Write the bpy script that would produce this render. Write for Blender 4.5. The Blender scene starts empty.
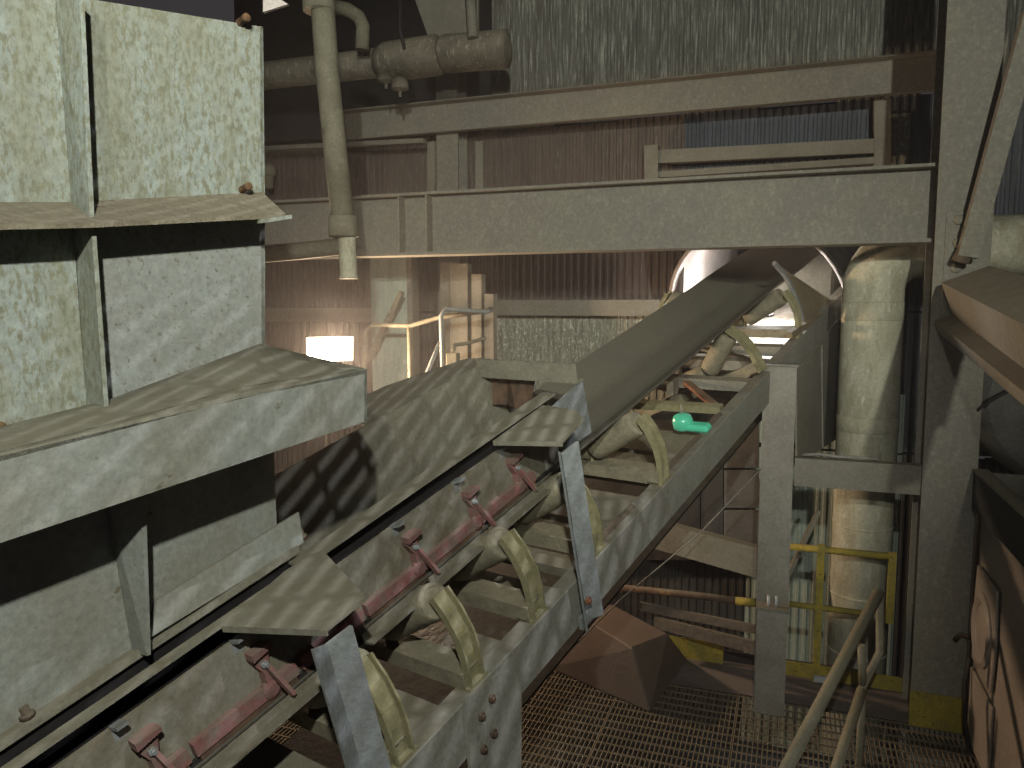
import bpy, bmesh, math, random
from mathutils import Vector, Matrix

random.seed(7)
V = Vector
sc = bpy.context.scene
COL = sc.collection

# ------------------------------------------------------------------ camera
EYE = V((0, 0, 3.04))
PITCH = math.atan(77 / 769.0)
cam_d = bpy.data.cameras.new('camera')
cam = bpy.data.objects.new('camera', cam_d)
COL.objects.link(cam)
cam.location = EYE
cam.rotation_euler = (math.pi / 2 - PITCH, 0, 0)
cam_d.sensor_width = 36
cam_d.lens = 769 / 1024 * 36
cam_d.clip_start = 0.05
sc.camera = cam

# ------------------------------------------------------------------ world, exposure, lamps
w = bpy.data.worlds.new('dim_hall')
sc.world = w
w.use_nodes = True
w.node_tree.nodes['Background'].inputs[0].default_value = (0.62, 0.56, 0.62, 1)
w.node_tree.nodes['Background'].inputs[1].default_value = 0.048
vs = sc.view_settings
vs.view_transform = 'Standard'
vs.look = 'None'
vs.gamma = 1
vs.exposure = 0.28
vs.use_curve_mapping = False


def lamp(name, kind, loc, energy, color, radius=0.1, target=None, **kw):
    d = bpy.data.lights.new(name, kind)
    d.energy = energy
    d.color = color
    if kind in ('POINT', 'SPOT'):
        d.shadow_soft_size = radius
    for k, v_ in kw.items():
        setattr(d, k, v_)
    o = bpy.data.objects.new(name, d)
    COL.objects.link(o)
    o.location = loc
    if target is not None:
        o.rotation_euler = (V(target) - V(loc)).to_track_quat('-Z', 'Y').to_euler()
    return o


# work lamp above and behind the photographer, and a fill spot added farther back to brighten the far steel
lamp('work_light', 'SPOT', (0.0, -.56, 4.3), 410, (0.98, 1.0, 0.91), 0.04, target=(-.72, 3.2, 2.75), spot_size=math.radians(84), spot_blend=.55)
lamp('far_fill_light', 'SPOT', (0.2, -4.5, 5.1), 1850, (0.98, 1.0, 0.87), 0.08, target=(1.2, 6.2, 4.5), spot_size=math.radians(44), spot_blend=.8)
# a third one over the grating walkway above the chute: its light falls in stripes
lamp('walkway_light', 'SPOT', (2.0, 0.6, 7.4), 820, (.88, .90, 1.0), 0.012, target=(-.75, 2.55, 2.5), spot_size=math.radians(46), spot_blend=.45)


# ------------------------------------------------------------------ frames of reference
# conveyor frame: S up along the belt, T to its right, N out of the belt
S = V((0.56291184, 0.78003372, 0.27327215))
T = V((0.81089916, -0.58518591, 0.0))
N = V((-0.15991501, -0.22159616, 0.96193676))
P0 = V((1.934309, 5.7037432, 2.58103675))
# building frame: G along the girder, B into the wall, Z up
G = V((0.9397, -0.342, 0))
B = V((0.342, 0.9397, 0))
Z = V((0, 0, 1))


def K(s, t, n):
    return P0 + S * s + T * t + N * n


def W(u, v, z):
    return G * u + B * v + Z * z


RIGHT = V((1, 0, 0))
FWD = V((0, math.cos(PITCH), -math.sin(PITCH)))
UP = V((0, math.sin(PITCH), math.cos(PITCH)))


def ray(x, y):
    return FWD + RIGHT * ((x - 512) / 769.0) + UP * ((384 - y) / 769.0)


def on(x, y, p, n):
    d = ray(x, y)
    return EYE + d * ((V(p) - EYE).dot(n) / d.dot(n))


def ST(x, y, t):
    return on(x, y, K(0, t, 0), T)


def SN(x, y, n):
    return on(x, y, K(0, 0, n), N)


def BV(x, y, v):
    return on(x, y, B * v, B)


def GU(x, y, u):
    return on(x, y, G * u, G)


def FZ(x, y, z=0.0):
    return on(x, y, (0, 0, z), Z)


def kco(p):
    q = V(p) - P0
    return q.dot(S), q.dot(T), q.dot(N)


# ------------------------------------------------------------------ mesh builder
class MB:
    def __init__(self):
        self.v, self.f, self.sm = [], [], []

    def face(self, idx, smooth=False):
        self.f.append(tuple(idx))
        self.sm.append(smooth)

    def prism(self, poly, vec):
        poly = [V(p) for p in poly]
        vec = V(vec)
        b, k = len(self.v), len(poly)
        self.v += poly + [p + vec for p in poly]
        self.face(range(b, b + k))
        self.face(range(b + 2 * k - 1, b + k - 1, -1))
        for i in range(k):
            j = (i + 1) % k
            self.face((b + i, b + k + i, b + k + j, b + j))
        return self

    def profile(self, pts, o, ax, ay, vec):
        o, ax, ay = V(o), V(ax), V(ay)
        return self.prism([o + ax * a + ay * c for a, c in pts], vec)

    def box(self, c, ax, ay, az, a, b_, h):
        """box centred at c with full sizes a, b_, h along the three axes"""
        ax, ay, az = V(ax), V(ay), V(az)
        o = V(c) - ax * a / 2 - ay * b_ / 2 - az * h / 2
        return self.prism([o, o + ax * a, o + ax * a + ay * b_, o + ay * b_], az * h)

    def hexa(self, a, b_):
        """two quads joined into a solid"""
        k = len(self.v)
        self.v += [V(p) for p in a] + [V(p) for p in b_]
        self.face((k, k + 1, k + 2, k + 3))
        self.face((k + 7, k + 6, k + 5, k + 4))
        for i in range(4):
            j = (i + 1) % 4
            self.face((k + i, k + 4 + i, k + 4 + j, k + j))
        return self

    def bar(self, p, q, wd, th, up):
        p, q, up = V(p), V(q), V(up)
        d = (q - p).normalized()
        sx = d.cross(up).normalized()
        sy = sx.cross(d).normalized()
        o = p - sx * wd / 2 - sy * th / 2
        return self.prism([o, o + sx * wd, o + sx * wd + sy * th, o + sy * th], q - p)

    def tube(self, path, r, seg=12, caps=True):
        path = [V(p) for p in path]
        rr = r if isinstance(r, (list, tuple)) else [r] * len(path)
        rings = []
        ref = None
        for i, p in enumerate(path):
            d = (path[min(i + 1, len(path) - 1)] - path[max(i - 1, 0)])
            d.normalize()
            if ref is None:
                ref = d.orthogonal().normalized()
            ref = (ref - d * ref.dot(d)).normalized()
            o2 = d.cross(ref)
            b = len(self.v)
            for k in range(seg):
                a = 2 * math.pi * k / seg
                self.v.append(p + (ref * math.cos(a) + o2 * math.sin(a)) * rr[i])
            rings.append(b)
        for b0, b1 in zip(rings, rings[1:]):
            for k in range(seg):
                j = (k + 1) % seg
                self.face((b0 + k, b0 + j, b1 + j, b1 + k), True)
        if caps:
            self.face(range(rings[0] + seg - 1, rings[0] - 1, -1))
            self.face(range(rings[-1], rings[-1] + seg))
        return self

    def lathe(self, o, axis, prof, seg=16):
        """prof: list of (radius, distance along axis)"""
        axis = V(axis).normalized()
        o = V(o)
        e1 = axis.orthogonal().normalized()
        e2 = axis.cross(e1)
        rings = []
        for r, h in prof:
            b = len(self.v)
            for k in range(seg):
                a = 2 * math.pi * k / seg
                self.v.append(o + axis * h + (e1 * math.cos(a) + e2 * math.sin(a)) * max(r, 1e-4))
            rings.append(b)
        for i, (b0, b1) in enumerate(zip(rings, rings[1:])):
            smooth = abs(prof[i][1] - prof[i + 1][1]) > abs(prof[i][0] - prof[i + 1][0])
            for k in range(seg):
                j = (k + 1) % seg
                self.face((b0 + k, b0 + j, b1 + j, b1 + k), smooth)
        self.face(range(rings[0] + seg - 1, rings[0] - 1, -1))
        self.face(range(rings[-1], rings[-1] + seg))
        return self

    def grid(self, rows, smooth=False):
        b, n, m = len(self.v), len(rows), len(rows[0])
        for r in rows:
            self.v += [V(p) for p in r]
        for i in range(n - 1):
            for j in range(m - 1):
                self.face((b + i * m + j, b + i * m + j + 1, b + (i + 1) * m + j + 1, b + (i + 1) * m + j), smooth)
        return self

    def sheet(self, pts, vec, rail):
        """open polyline pts (thickness already closed) -> swept"""
        return self.prism(pts, vec)


OFF = {}


def build(name, mb, mat, parent=None, origin=None, bevel=0.0, kind=None, label=None):
    me = bpy.data.meshes.new(name)
    if parent is not None:
        off = OFF[parent.as_pointer()]
    elif origin is not None:
        off = V(origin)
    else:
        xs = [v.x for v in mb.v]; ys = [v.y for v in mb.v]; zs = [v.z for v in mb.v]
        off = V(((min(xs) + max(xs)) / 2, (min(ys) + max(ys)) / 2, min(zs)))
    me.from_pydata([v - off for v in mb.v], [], mb.f)
    me.polygons.foreach_set('use_smooth', mb.sm)
    bm = bmesh.new()
    bm.from_mesh(me)
    bmesh.ops.recalc_face_normals(bm, faces=bm.faces)
    bm.to_mesh(me)
    bm.free()
    me.materials.append(mat)
    o = bpy.data.objects.new(name, me)
    COL.objects.link(o)
    if parent is not None:
        o.parent = parent
    else:
        o.location = off
    OFF[o.as_pointer()] = off
    if bevel:
        bv = o.modifiers.new('edge', 'BEVEL')
        bv.width = bevel
        bv.segments = 1
        bv.limit_method = 'ANGLE'
    if kind:
        o['kind'] = kind
    if label:
        o['label'] = label
    return o


def thing(name, label, cat, loc, group=None):
    o = bpy.data.objects.new(name, None)
    o.empty_display_size = 0.1
    COL.objects.link(o)
    o.location = V(loc)
    OFF[o.as_pointer()] = V(loc)
    o['label'] = label
    o['category'] = cat
    if group:
        o['group'] = group
    return o


def tag(o, label, cat, group=None):
    o['label'] = label
    o['category'] = cat
    if group:
        o['group'] = group
    return o


def struct(name, mb, mat, **kw):
    return build(name, mb, mat, kind='structure', **kw)


def struct_root(name, loc):
    o = bpy.data.objects.new(name, None)
    COL.objects.link(o)
    o.location = V(loc)
    OFF[o.as_pointer()] = V(loc)
    o['kind'] = 'structure'
    return o


# ------------------------------------------------------------------ materials
def lin(h):
    h = h.lstrip('#')
    r = []
    for i in (0, 2, 4):
        c = int(h[i:i + 2], 16) / 255
        r.append(c / 12.92 if c <= 0.04045 else ((c + 0.055) / 1.055) ** 2.4)
    return (*r, 1)


def material(name, base, second, third=None, scale=6.0, stretch=(1, 1, 1), cut=(0.42, 0.62), cut3=(0.6, 0.68),
             scale3=14.0, stretch3=(1, 1, 1), rough=0.75, metal=0.0, bump=0.3, bump_scale=35.0, dust='#6d6757',
             dust_amt=0.85, spec=0.3, grain=45):
    """mottled, dusty painted steel: two tones by noise, flecks of a third, settled dust on upward faces"""
    m = bpy.data.materials.new(name)
    m.use_nodes = True
    nt = m.node_tree
    nd, ln = nt.nodes, nt.links
    bs = nd['Principled BSDF']
    bs.inputs['Roughness'].default_value = rough
    bs.inputs['Metallic'].default_value = metal
    bs.inputs['Specular IOR Level'].default_value = spec
    geo = nd.new('ShaderNodeNewGeometry')

    def noise(sca, st, det=6, ro=0.62):
        mp = nd.new('ShaderNodeMapping')
        mp.inputs['Scale'].default_value = st
        ln.new(geo.outputs['Position'], mp.inputs['Vector'])
        n = nd.new('ShaderNodeTexNoise')
        n.inputs['Scale'].default_value = sca
        n.inputs['Detail'].default_value = det
        n.inputs['Roughness'].default_value = ro
        ln.new(mp.outputs['Vector'], n.inputs['Vector'])
        return n.outputs['Fac']

    def ramp(fac, lo, hi):
        r = nd.new('ShaderNodeMapRange')
        r.inputs['From Min'].default_value = lo
        r.inputs['From Max'].default_value = hi
        r.clamp = True
        ln.new(fac, r.inputs['Value'])
        return r.outputs['Result']

    def mix(fac, a, b_):
        x = nd.new('ShaderNodeMix')
        x.data_type = 'RGBA'
        ln.new(fac, x.inputs['Factor'])
        for sock, val in ((x.inputs[6], a), (x.inputs[7], b_)):
            if isinstance(val, str):
                sock.default_value = lin(val)
            else:
                ln.new(val, sock)
        return x.outputs[2]

    c = mix(ramp(noise(scale, stretch), *cut), base, second)
    if third:
        c = mix(ramp(noise(scale3, stretch3, 8, 0.7), *cut3), c, third)
    # fine grain over the paint
    gr_ = ramp(noise(grain, (1, 1, 1), 5, .75), .25, .75)
    gm = nd.new('ShaderNodeMix')
    gm.data_type = 'RGBA'
    gm.blend_type = 'MULTIPLY'
    gm.inputs['Factor'].default_value = 1
    gc = nd.new('ShaderNodeMapRange')
    gc.inputs['To Min'].default_value = .72
    gc.inputs['To Max'].default_value = 1.22
    ln.new(gr_, gc.inputs['Value'])
    ln.new(c, gm.inputs[6])
    ln.new(gc.outputs['Result'], gm.inputs[7])
    c = gm.outputs[2]
    if dust_amt:
        sep = nd.new('ShaderNodeSeparateXYZ')
        ln.new(geo.outputs['Normal'], sep.inputs[0])
        d = ramp(sep.outputs['Z'], 0.35, 0.9)
        nz = ramp(noise(9, (1, 1, 1)), 0.25, 0.6)
        mu = nd.new('ShaderNodeMath')
        mu.operation = 'MULTIPLY'
        ln.new(d, mu.inputs[0])
        ln.new(nz, mu.inputs[1])
        mu2 = nd.new('ShaderNodeMath')
        mu2.operation = 'MULTIPLY'
        ln.new(mu.outputs[0], mu2.inputs[0])
        mu2.inputs[1].default_value = dust_amt
        c = mix(mu2.outputs[0], c, dust)
    ln.new(c, bs.inputs['Base Color'])
    if bump:
        bp = nd.new('ShaderNodeBump')
        bp.inputs['Strength'].default_value = bump
        bp.inputs['Distance'].default_value = 0.01
        ln.new(noise(bump_scale, (1, 1, 1), 4), bp.inputs['Height'])
        ln.new(bp.outputs['Normal'], bs.inputs['Normal'])
    return m


def emissive(name, color, strength):
    m = bpy.data.materials.new(name)
    m.use_nodes = True
    bs = m.node_tree.nodes['Principled BSDF']
    bs.inputs['Base Color'].default_value = lin(color)
    bs.inputs['Emission Color'].default_value = lin(color)
    bs.inputs['Emission Strength'].default_value = strength
    return m


M = {}
M['chute_mid'] = material('smooth_chute_plate', '#8e928d', '#888a82', '#716d5e', scale=4, scale3=60, cut3=(.58, .63), rough=.6)
M['dark_siding'] = material('shade_dark_siding', '#4a4845', '#3d3b39', '#66645e', scale=3, stretch=(3, 3, .4), scale3=9, stretch3=(6, 6, .4), cut3=(.6, .75))  # siding darkened in its colour for the shade under the conveyor
M['floor_plate'] = material('brown_floor_plate', '#5d5450', '#524a46', '#6a5f57', scale=5, dust='#5f5650')
M['shelf_dust'] = material('thick_tan_dust', '#77705f', '#696251', '#857d6b', scale=9, scale3=20, cut3=(.5, .7), dust='#777060', bump=.8, rough=.95)
M['support'] = material('streaked_support_steel', '#8b877d', '#7f7a70', '#74604f', scale=4, scale3=7, stretch3=(4, 4, .5), cut3=(.6, .75))
M['rust_pin'] = material('brown_pin', '#6b5138', '#4d3b2c', scale=30, dust_amt=.3)
M['steel'] = material('dusty_olive_steel', '#7b776b', '#716d60', '#88857a', scale=3, scale3=30, cut3=(0.55, 0.75))
M['girder'] = material('dusty_girder_steel', '#77736a', '#7d796c', '#908d7e', scale=2.2, scale3=26, cut3=(0.5, 0.75), stretch3=(1, 1, .7))
M['stringer'] = material('dusty_channel_steel', '#85847b', '#7a776c', '#8e8b7e', scale=4, stretch=(1, 1, .5), scale3=25, cut3=(.5, .75))
M['chute'] = material('pale_chute_plate', '#8f968f', '#868878', '#7a7a67', scale=6, stretch=(1.3, 1.3, .35), cut=(.42, .62),
                      scale3=55, stretch3=(1.3, 1.3, .55), cut3=(.49, .57), rough=.6)
M['chute_low'] = material('grey_chute_plate', '#84877f', '#7d7c71', '#655f4f', scale=3, scale3=9, cut3=(.62, .67), rough=.6)
M['skirt'] = material('worn_skirt_plate', '#7d7a6e', '#6c6656', '#5d5038', scale=5, stretch=(1, 1, 1), scale3=6, cut3=(.58, .72), rough=.5)
M['lid'] = material('dusty_lid_plate', '#7f7c6d', '#726e60', '#88846f', scale=5, dust='#6b6656')
M['galv'] = material('galvanised_angle', '#858987', '#7c7f7e', '#8d9190', scale=9, scale3=40, cut3=(.5, .7), rough=.5, metal=.1, dust_amt=.5)
M['belt'] = material('dusty_rubber_belt', '#6b685c', '#65625a', '#726f62', scale=2, rough=.85, dust='#6e6a5a', dust_amt=.6)
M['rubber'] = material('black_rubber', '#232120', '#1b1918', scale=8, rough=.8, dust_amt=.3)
M['yellow_dusty'] = material('dusty_yellow_paint', '#8a8466', '#7c7759', '#a09646', scale=14, cut3=(.62, .7), scale3=9, dust='#827e64', dust_amt=.7)
M['yellow'] = material('worn_yellow_paint', '#9a8a36', '#857a3c', '#4d4020', scale=12, scale3=30, cut3=(.58, .66), dust='#847640', dust_amt=.6)
M['roller'] = material('dusty_roller_steel', '#86806b', '#777160', '#5f594c', scale=10, scale3=20, cut3=(.6, .7), dust_amt=.4)
M['red'] = material('faded_red_paint', '#7d5350', '#745f58', '#6c6358', scale=14, scale3=22, cut3=(.5, .66), dust='#7d6c60', dust_amt=.8)
M['rust'] = material('rusty_steel', '#7d5238', '#5f3d2c', '#9a8467', scale=12, scale3=9, cut3=(.58, .7), dust_amt=.6)
M['rust_dark'] = material('dark_rust_bar', '#5a4636', '#483a30', '#8a6b3c', scale=12, scale3=9, cut3=(.6, .7))
M['brown'] = material('rust_brown_hopper', '#60544b', '#665a51', '#70594b', scale=3, scale3=5, cut3=(.6, .72), dust='#67574b')
M['wood'] = material('weathered_board', '#6b6156', '#5a5147', '#7d6d52', scale=6, stretch=(4, .6, 4))
M['duct'] = material('scuffed_duct', '#b3b09a', '#9c9780', '#c9c8b8', scale=5, stretch=(1.5, 1.5, .5), scale3=16, stretch3=(1.4, 1.4, .5),
                     cut3=(.56, .7), rough=.8)
M['duct_dark'] = material('grey_duct', '#74726c', '#65635e', '#84817a', scale=4)
M['pipe'] = material('dusty_pipe', '#817d6b', '#726d5c', '#938f7b', scale=6, dust='#79735e')
M['pipe_old'] = material('flaking_pipe_lagging', '#7a7364', '#665f52', '#a9a48f', scale=6, scale3=14, stretch3=(2.5, 2.5, .6), cut3=(.56, .66))
M['wall_up'] = material('streaked_siding', '#6d6c64', '#5b5a53', '#b4b4a8', scale=3, stretch=(2, 2, .4), scale3=8, stretch3=(6, 6, .4),
                        cut3=(.5, .68), rough=.7)
M['wall_mid'] = material('warm_lit_siding', '#5e534c', '#534a44', '#8d8678', scale=3, stretch=(2, 2, .4), scale3=9, stretch3=(6, 6, .5),  # brown of the lamp's warm light put into the base colour
                         cut3=(.55, .75), rough=.7)
M['wall_low'] = material('speckled_siding', '#8f8f7f', '#77766a', '#c9cabb', scale=7, stretch=(3, 3, .6), scale3=22, stretch3=(2, 2, 1),
                         cut3=(.52, .64), rough=.7)
M['wall_blue'] = material('blue_lit_siding', '#50545b', '#44484e', '#7f8386', scale=3, stretch=(3, 3, .4), scale3=9, stretch3=(6, 6, .4),  # bluish light on these sheets put into their colour
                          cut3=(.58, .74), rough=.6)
M['wall_green'] = material('pale_green_siding', '#a9b3a4', '#959f92', '#c5cbbd', scale=3, stretch=(3, 3, .4), rough=.6)
M['dark'] = material('black_steel', '#2c2a2b', '#232122', '#3a3735', scale=4, dust='#3b3835')
M['concrete'] = material('stained_concrete', '#7b776b', '#5f5b52', '#9a9686', scale=2, scale3=4, dust_amt=0)
M['hood'] = material('white_lit_hood', '#cdc5be', '#b9aca4', '#ab8672', scale=3, scale3=5, cut3=(.6, .75), rough=.6)  # white light inside the hood put into the base colour
M['tan'] = material('tan_liner_plate', '#85775c', '#776a52', '#938a72', scale=3, dust_amt=.3)
M['panel'] = material('pink_grey_cabinet_paint', '#8c8278', '#7f766d', '#978d83', scale=4, rough=.5, dust_amt=.4)
M['grating'] = material('brown_grating_bars', '#6d6353', '#5c5245', '#80755f', scale=4, dust='#756b58', dust_amt=.7)
M['white'] = material('white_post_paint', '#b9bcbd', '#a5a8a9', scale=6, rough=.6)
M['cable'] = material('grey_cable', '#8d8a82', '#7a776f', scale=10, dust_amt=0, bump=0)
M['lamp_glass'] = emissive('floodlight_glass', '#fff0d0', 60)
M['bulb'] = emissive('lamp_globe', '#fff6ea', 25)
M['green'] = emissive('green_signal_plastic', '#4fb592', 0.12)
M['green'].node_tree.nodes['Principled BSDF'].inputs['Roughness'].default_value = .3
M['ore'] = material('brown_ore_dust', '#62574a', '#584d41', '#6a6053', scale=8, dust_amt=0, bump=.6, rough=.95)


# ================================================================== STRUCTURE
def corrugated(u0, u1, z0, z1, v, pitch=0.085, depth=0.012):
    mb = MB()
    us = []
    u = u0
    k = 0
    prof = [(0, 0), (.30, 0), (.42, 1), (.72, 1), (.86, 0)]
    n = max(1, round((u1 - u0) / pitch))
    p = (u1 - u0) / n
    pts = []
    for i in range(n):
        for a, d in prof:
            pts.append((u0 + (i + a) * p, v - d * depth))
    pts.append((u1, v))
    mb.grid([[W(a, b_, z0) for a, b_ in pts], [W(a, b_, z1) for a, b_ in pts]])
    b = len(mb.v)
    # back skin gives the sheet its thickness
    mb.grid([[W(u0, v + .004, z0), W(u1, v + .004, z0)], [W(u0, v + .004, z1), W(u1, v + .004, z1)]])
    return mb


WALLV = 8.34
wall = struct_root('wall_back', W(-2, WALLV, -3))
SHEET = 0.72
bands = [(-3.0, 1.6, 'base'), (1.62, 2.98, 'low'), (3.0, 5.02, 'mid'), (5.04, 8.4, 'up')]
for z0, z1, nm in bands:
    u = -7.6
    i = 0
    while u < 4.4:
        open_ = -1.45 < u < .5
        if not (nm == 'up' and u < -3.4):
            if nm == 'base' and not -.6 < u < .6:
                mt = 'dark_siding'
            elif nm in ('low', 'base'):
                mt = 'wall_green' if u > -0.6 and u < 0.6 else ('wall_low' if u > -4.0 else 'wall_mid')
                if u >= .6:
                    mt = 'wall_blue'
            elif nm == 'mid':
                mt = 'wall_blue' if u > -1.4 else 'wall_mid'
            else:
                mt = 'wall_up'
            dz = random.uniform(-.02, .02)
            za, zb = (2.2 if open_ and nm == 'low' else z1), (4.32 if open_ and nm == 'mid' else z0)
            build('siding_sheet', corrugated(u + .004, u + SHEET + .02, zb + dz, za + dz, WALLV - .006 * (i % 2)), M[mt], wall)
        u += SHEET
        i += 1
# pale strips right of the big duct: lit wall put into the colour
for z0, z1 in ((2.45, 2.95), (.6, 2.1)):
    build('siding_patch', corrugated(.74, .98, z0, z1, WALLV - .04, .08), M['wall_green'], wall, label='pale patch put in for a lit part of the siding')
build('siding_patch', corrugated(.72, .98, 4.1, 4.86, WALLV - .04, .08), M['wall_low'], wall, label='pale patch put in for a lit part of the siding')
# recess coloured black for the unlit void at upper left, and the roof
mb = MB().box(W(-5.5, 10.2, 5.2), G, B, Z, 5.5, .1, 6.4)
mb.box(W(-.5, 11.2, 3.2), G, B, Z, 5.5, .1, 5)
struct('wall_recess', mb, M['dark'])
mb = MB().box(W(-2, 5.5, 8.45), G, B, Z, 13, 10, .1)
struct('ceiling', mb, M['dark'])
for k in range(4):
    mb = MB().box(W(-2, 3.2 + 1.6 * k, 8.3), G, B, Z, 13, .1, .2)
    build('purlin', mb, M['dark'], bpy.data.objects['ceiling'])
# lower storey
mb = MB().box(W(-1.5, 5, -3.05), G, B, Z, 14, 12, .1)
struct('floor_lower', mb, M['concrete'])
mb = MB().box(W(4.45, 5.3, 2.7), B, G, Z, 6.2, .08, 11.4)
struct('wall_right', mb, M['dark'])

# ------------------------------------------------------------------ grating floor
floor = struct_root('floor', W(0, 5, 0))
U0, V0, V1 = -3.9, 2.4, 6.62
PW = 0.9
for pi in range(7):
    a0 = U0 + pi * PW + .006
    a1 = a0 + PW - .012
    mb = MB()
    n = 27
    for k in range(n + 1):
        uu = a0 + (a1 - a0) * k / n
        mb.box(W(uu, (V0 + V1) / 2, -.016), G, B, Z, .006, V1 - V0, .032)
    vv = V0 + .03
    while vv < V1:
        mb.box(W((a0 + a1) / 2, vv, -.006), G, B, Z, a1 - a0, .008, .012)
        vv += .1
    build('grating_panel', mb, M['grating'], floor, kind='stuff')
for vv in (2.5, 4.0, 5.4, 6.55):
    mb = MB().profile([(-.06, 0), (.06, 0), (.06, -.01), (.008, -.01), (.008, -.19), (.06, -.19), (.06, -.2), (-.06, -.2),
                       (-.06, -.19), (-.008, -.19), (-.008, -.01), (-.06, -.01)], W(-3.95, vv, -.04), B, Z, G * 6.4)
    build('floor_beam', mb, M['dark'], floor)
# solid plates along the far edge and pale plates of the deck below, seen through the bars
for a0, a1 in ((-3.9, -2.4), (-2.39, -.9), (-.89, .6), (.61, 2.3)):
    build('floor_plate', MB().box(W((a0 + a1) / 2, 6.33, .004), G, B, Z, a1 - a0, .56, .008), M['floor_plate'], floor)
for c, sx_, sy_ in (((-.55, 5.75), .5, .45), ((-1.0, 5.1), .7, .3), ((.15, 5.3), .6, .5), ((-.4, 4.6), .5, .5), ((-1.9, 5.6), .5, .5)):
    build('lower_deck_plate', MB().box(W(c[0], c[1], -.62), G, B, Z, sx_, sy_, .012), M['wall_green'], floor)

lamp('lower_deck_fill', 'POINT', W(.2, 4.3, -.28), 9, (.95, 1, .95), .05)  # added under the grating to brighten the plates below

# ------------------------------------------------------------------ building steel
def hcolumn(name, label, u0, u1, v0, v1, z0, z1, mat, tf=.02, tw=.014, cat='column'):
    um = (u0 + u1) / 2
    pts = [(u0, v0), (u1, v0), (u1, v0 + tf), (um + tw / 2, v0 + tf), (um + tw / 2, v1 - tf), (u1, v1 - tf), (u1, v1), (u0, v1),
           (u0, v1 - tf), (um - tw / 2, v1 - tf), (um - tw / 2, v0 + tf), (u0, v0 + tf)]
    r = thing(name, label, cat, W(um, (v0 + v1) / 2, z0))
    build('shaft', MB().profile(pts, W(0, 0, z0), G, B, Z * (z1 - z0)), mat, r)
    return r


col_r = hcolumn('steel_column', 'tall wide steel H column at the right carrying the long girder', .9, 1.24, 6.03, 6.42, -3.0, 8.35, M['girder'])
mb = MB().box(W(1.07, 6.02, .13), G, B, Z, .35, .012, .26)
build('painted_foot', mb, M['yellow'], col_r, label='yellow painted foot of the column')
mb = MB().box(W(1.045, 6.022, 3.18), G, B, Z, .17, .016, 1.0)
gus = build('gusset_plate', mb, M['girder'], col_r)
for px in ((959, 220), (958, 243), (956, 268), (953, 319)):
    p = BV(*px, 6.012)
    build('bolt', MB().lathe(p + B * .002, -B, [(.03, 0), (.034, .004), (.030, .018), (.016, .026)], 10), M['steel'], gus)

# main girder
gird = thing('main_girder', 'deep plate girder spanning the view just above the belt', 'girder', W(-2, 6.26, 3.5))
GL, GR = -5.6, .9
gl = W(GL, 6.26, 0)
build('web', MB().box(W((GL + GR) / 2, 6.26, 3.765), G, B, Z, GR - GL, .014, .5), M['girder'], gird)
build('top_flange', MB().box(W((GL + GR) / 2, 6.26, 4.025), G, B, Z, GR - GL, .25, .022), M['girder'], gird)
build('bottom_flange', MB().box(W((GL + GR) / 2, 6.26, 3.507), G, B, Z, GR - GL, .25, .026), M['girder'], gird)
for uu in (-3.30, -3.03):
    build('stiffener', MB().box(W(uu, 6.195, 3.767), G, B, Z, .014, .117, .494), M['girder'], gird)

# upper beam near the wall
up = thing('upper_beam', 'long shallow channel beam across the siding above the girder', 'beam', W(-1.8, 7.9, 5.0))
build('web', MB().profile([(0, 0), (.09, 0), (.09, .012), (.012, .012), (.012, .27), (.09, .27), (.09, .285), (0, .285)],
                          W(-4.9, 7.82, 4.94), B, Z, G * 6.05), M['girder'], up)
build('top_angle', MB().profile([(0, 0), (.16, 0), (.16, .014), (.0, .014)], W(-4.9, 7.70, 5.227), B, Z, G * 6.0), M['steel'], up)

# wall columns and girts behind the girder
c2 = hcolumn('wall_column', 'grey H column standing at the siding left of centre', -3.80, -3.54, 7.98, 8.25, -3, 5.75, M['girder'])
build('cover_plate', MB().prism([BV(440, 262, 7.4), BV(455, 262, 7.4), BV(455, 420, 7.4), BV(440, 420, 7.4)], B * .1), M['steel'], c2)
r = thing('bracing_plate', 'wide pale upright plate lit warm behind the pipe handrail', 'plate', BV(388, 400, 7.3))
build('plate', MB().prism([BV(370, 256, 7.3), BV(406, 256, 7.3), BV(410, 440, 7.3), BV(374, 440, 7.3)], B * .012), M['wall_green'], r)
build('flange', MB().prism([BV(406, 256, 7.2), BV(411, 256, 7.2), BV(415, 440, 7.2), BV(410, 440, 7.2)], B * .16), M['steel'], r)
for x0, x1, y0, lab in ((449, 468, 264, 'pale narrow upright channel right of the wall column'),
                        (471, 482, 274, 'slim upright channel beside the wider pale one'),
                        (484, 494, 294, 'shortest upright angle at the handrail end')):
    p = [BV(x0, y0, 7.3), BV(x1, y0, 7.3), BV(x1, 440, 7.3), BV(x0, 440, 7.3)]
    o = build('wall_stud', MB().prism(p, B * .012).prism([p[0], p[0] + G * .012, p[3] + G * .012, p[3]], B * .09)
              .prism([p[1], p[1] - G * .012, p[2] - G * .012, p[2]], B * .09), M['steel'])
    tag(o, lab, 'stud')
for x0, x1, y, h, lab in ((480, 660, 300, .17, 'girt rail on the siding under the girder, beside the belt'),
                          (262, 372, 308, .17, 'girt rail on the warm-lit siding behind the floodlight')):
    a, b_ = BV(x0, y, 8.12), BV(x1, y, 8.12)
    z0 = (a.z + b_.z) / 2
    o = build('wall_girt', MB().profile([(0, 0), (.19, 0), (.19, .01), (.01, .01), (.01, h), (0, h)],
                                        V((a.x, a.y, z0 - h)), B, Z, G * (b_ - a).length), M['steel'])
    tag(o, lab, 'girt')
fr = thing('siding_frame', 'dark rectangular girt frame on blue-lit siding above the girder', 'frame', W(-.3, 8.1, 4.3))
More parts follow.
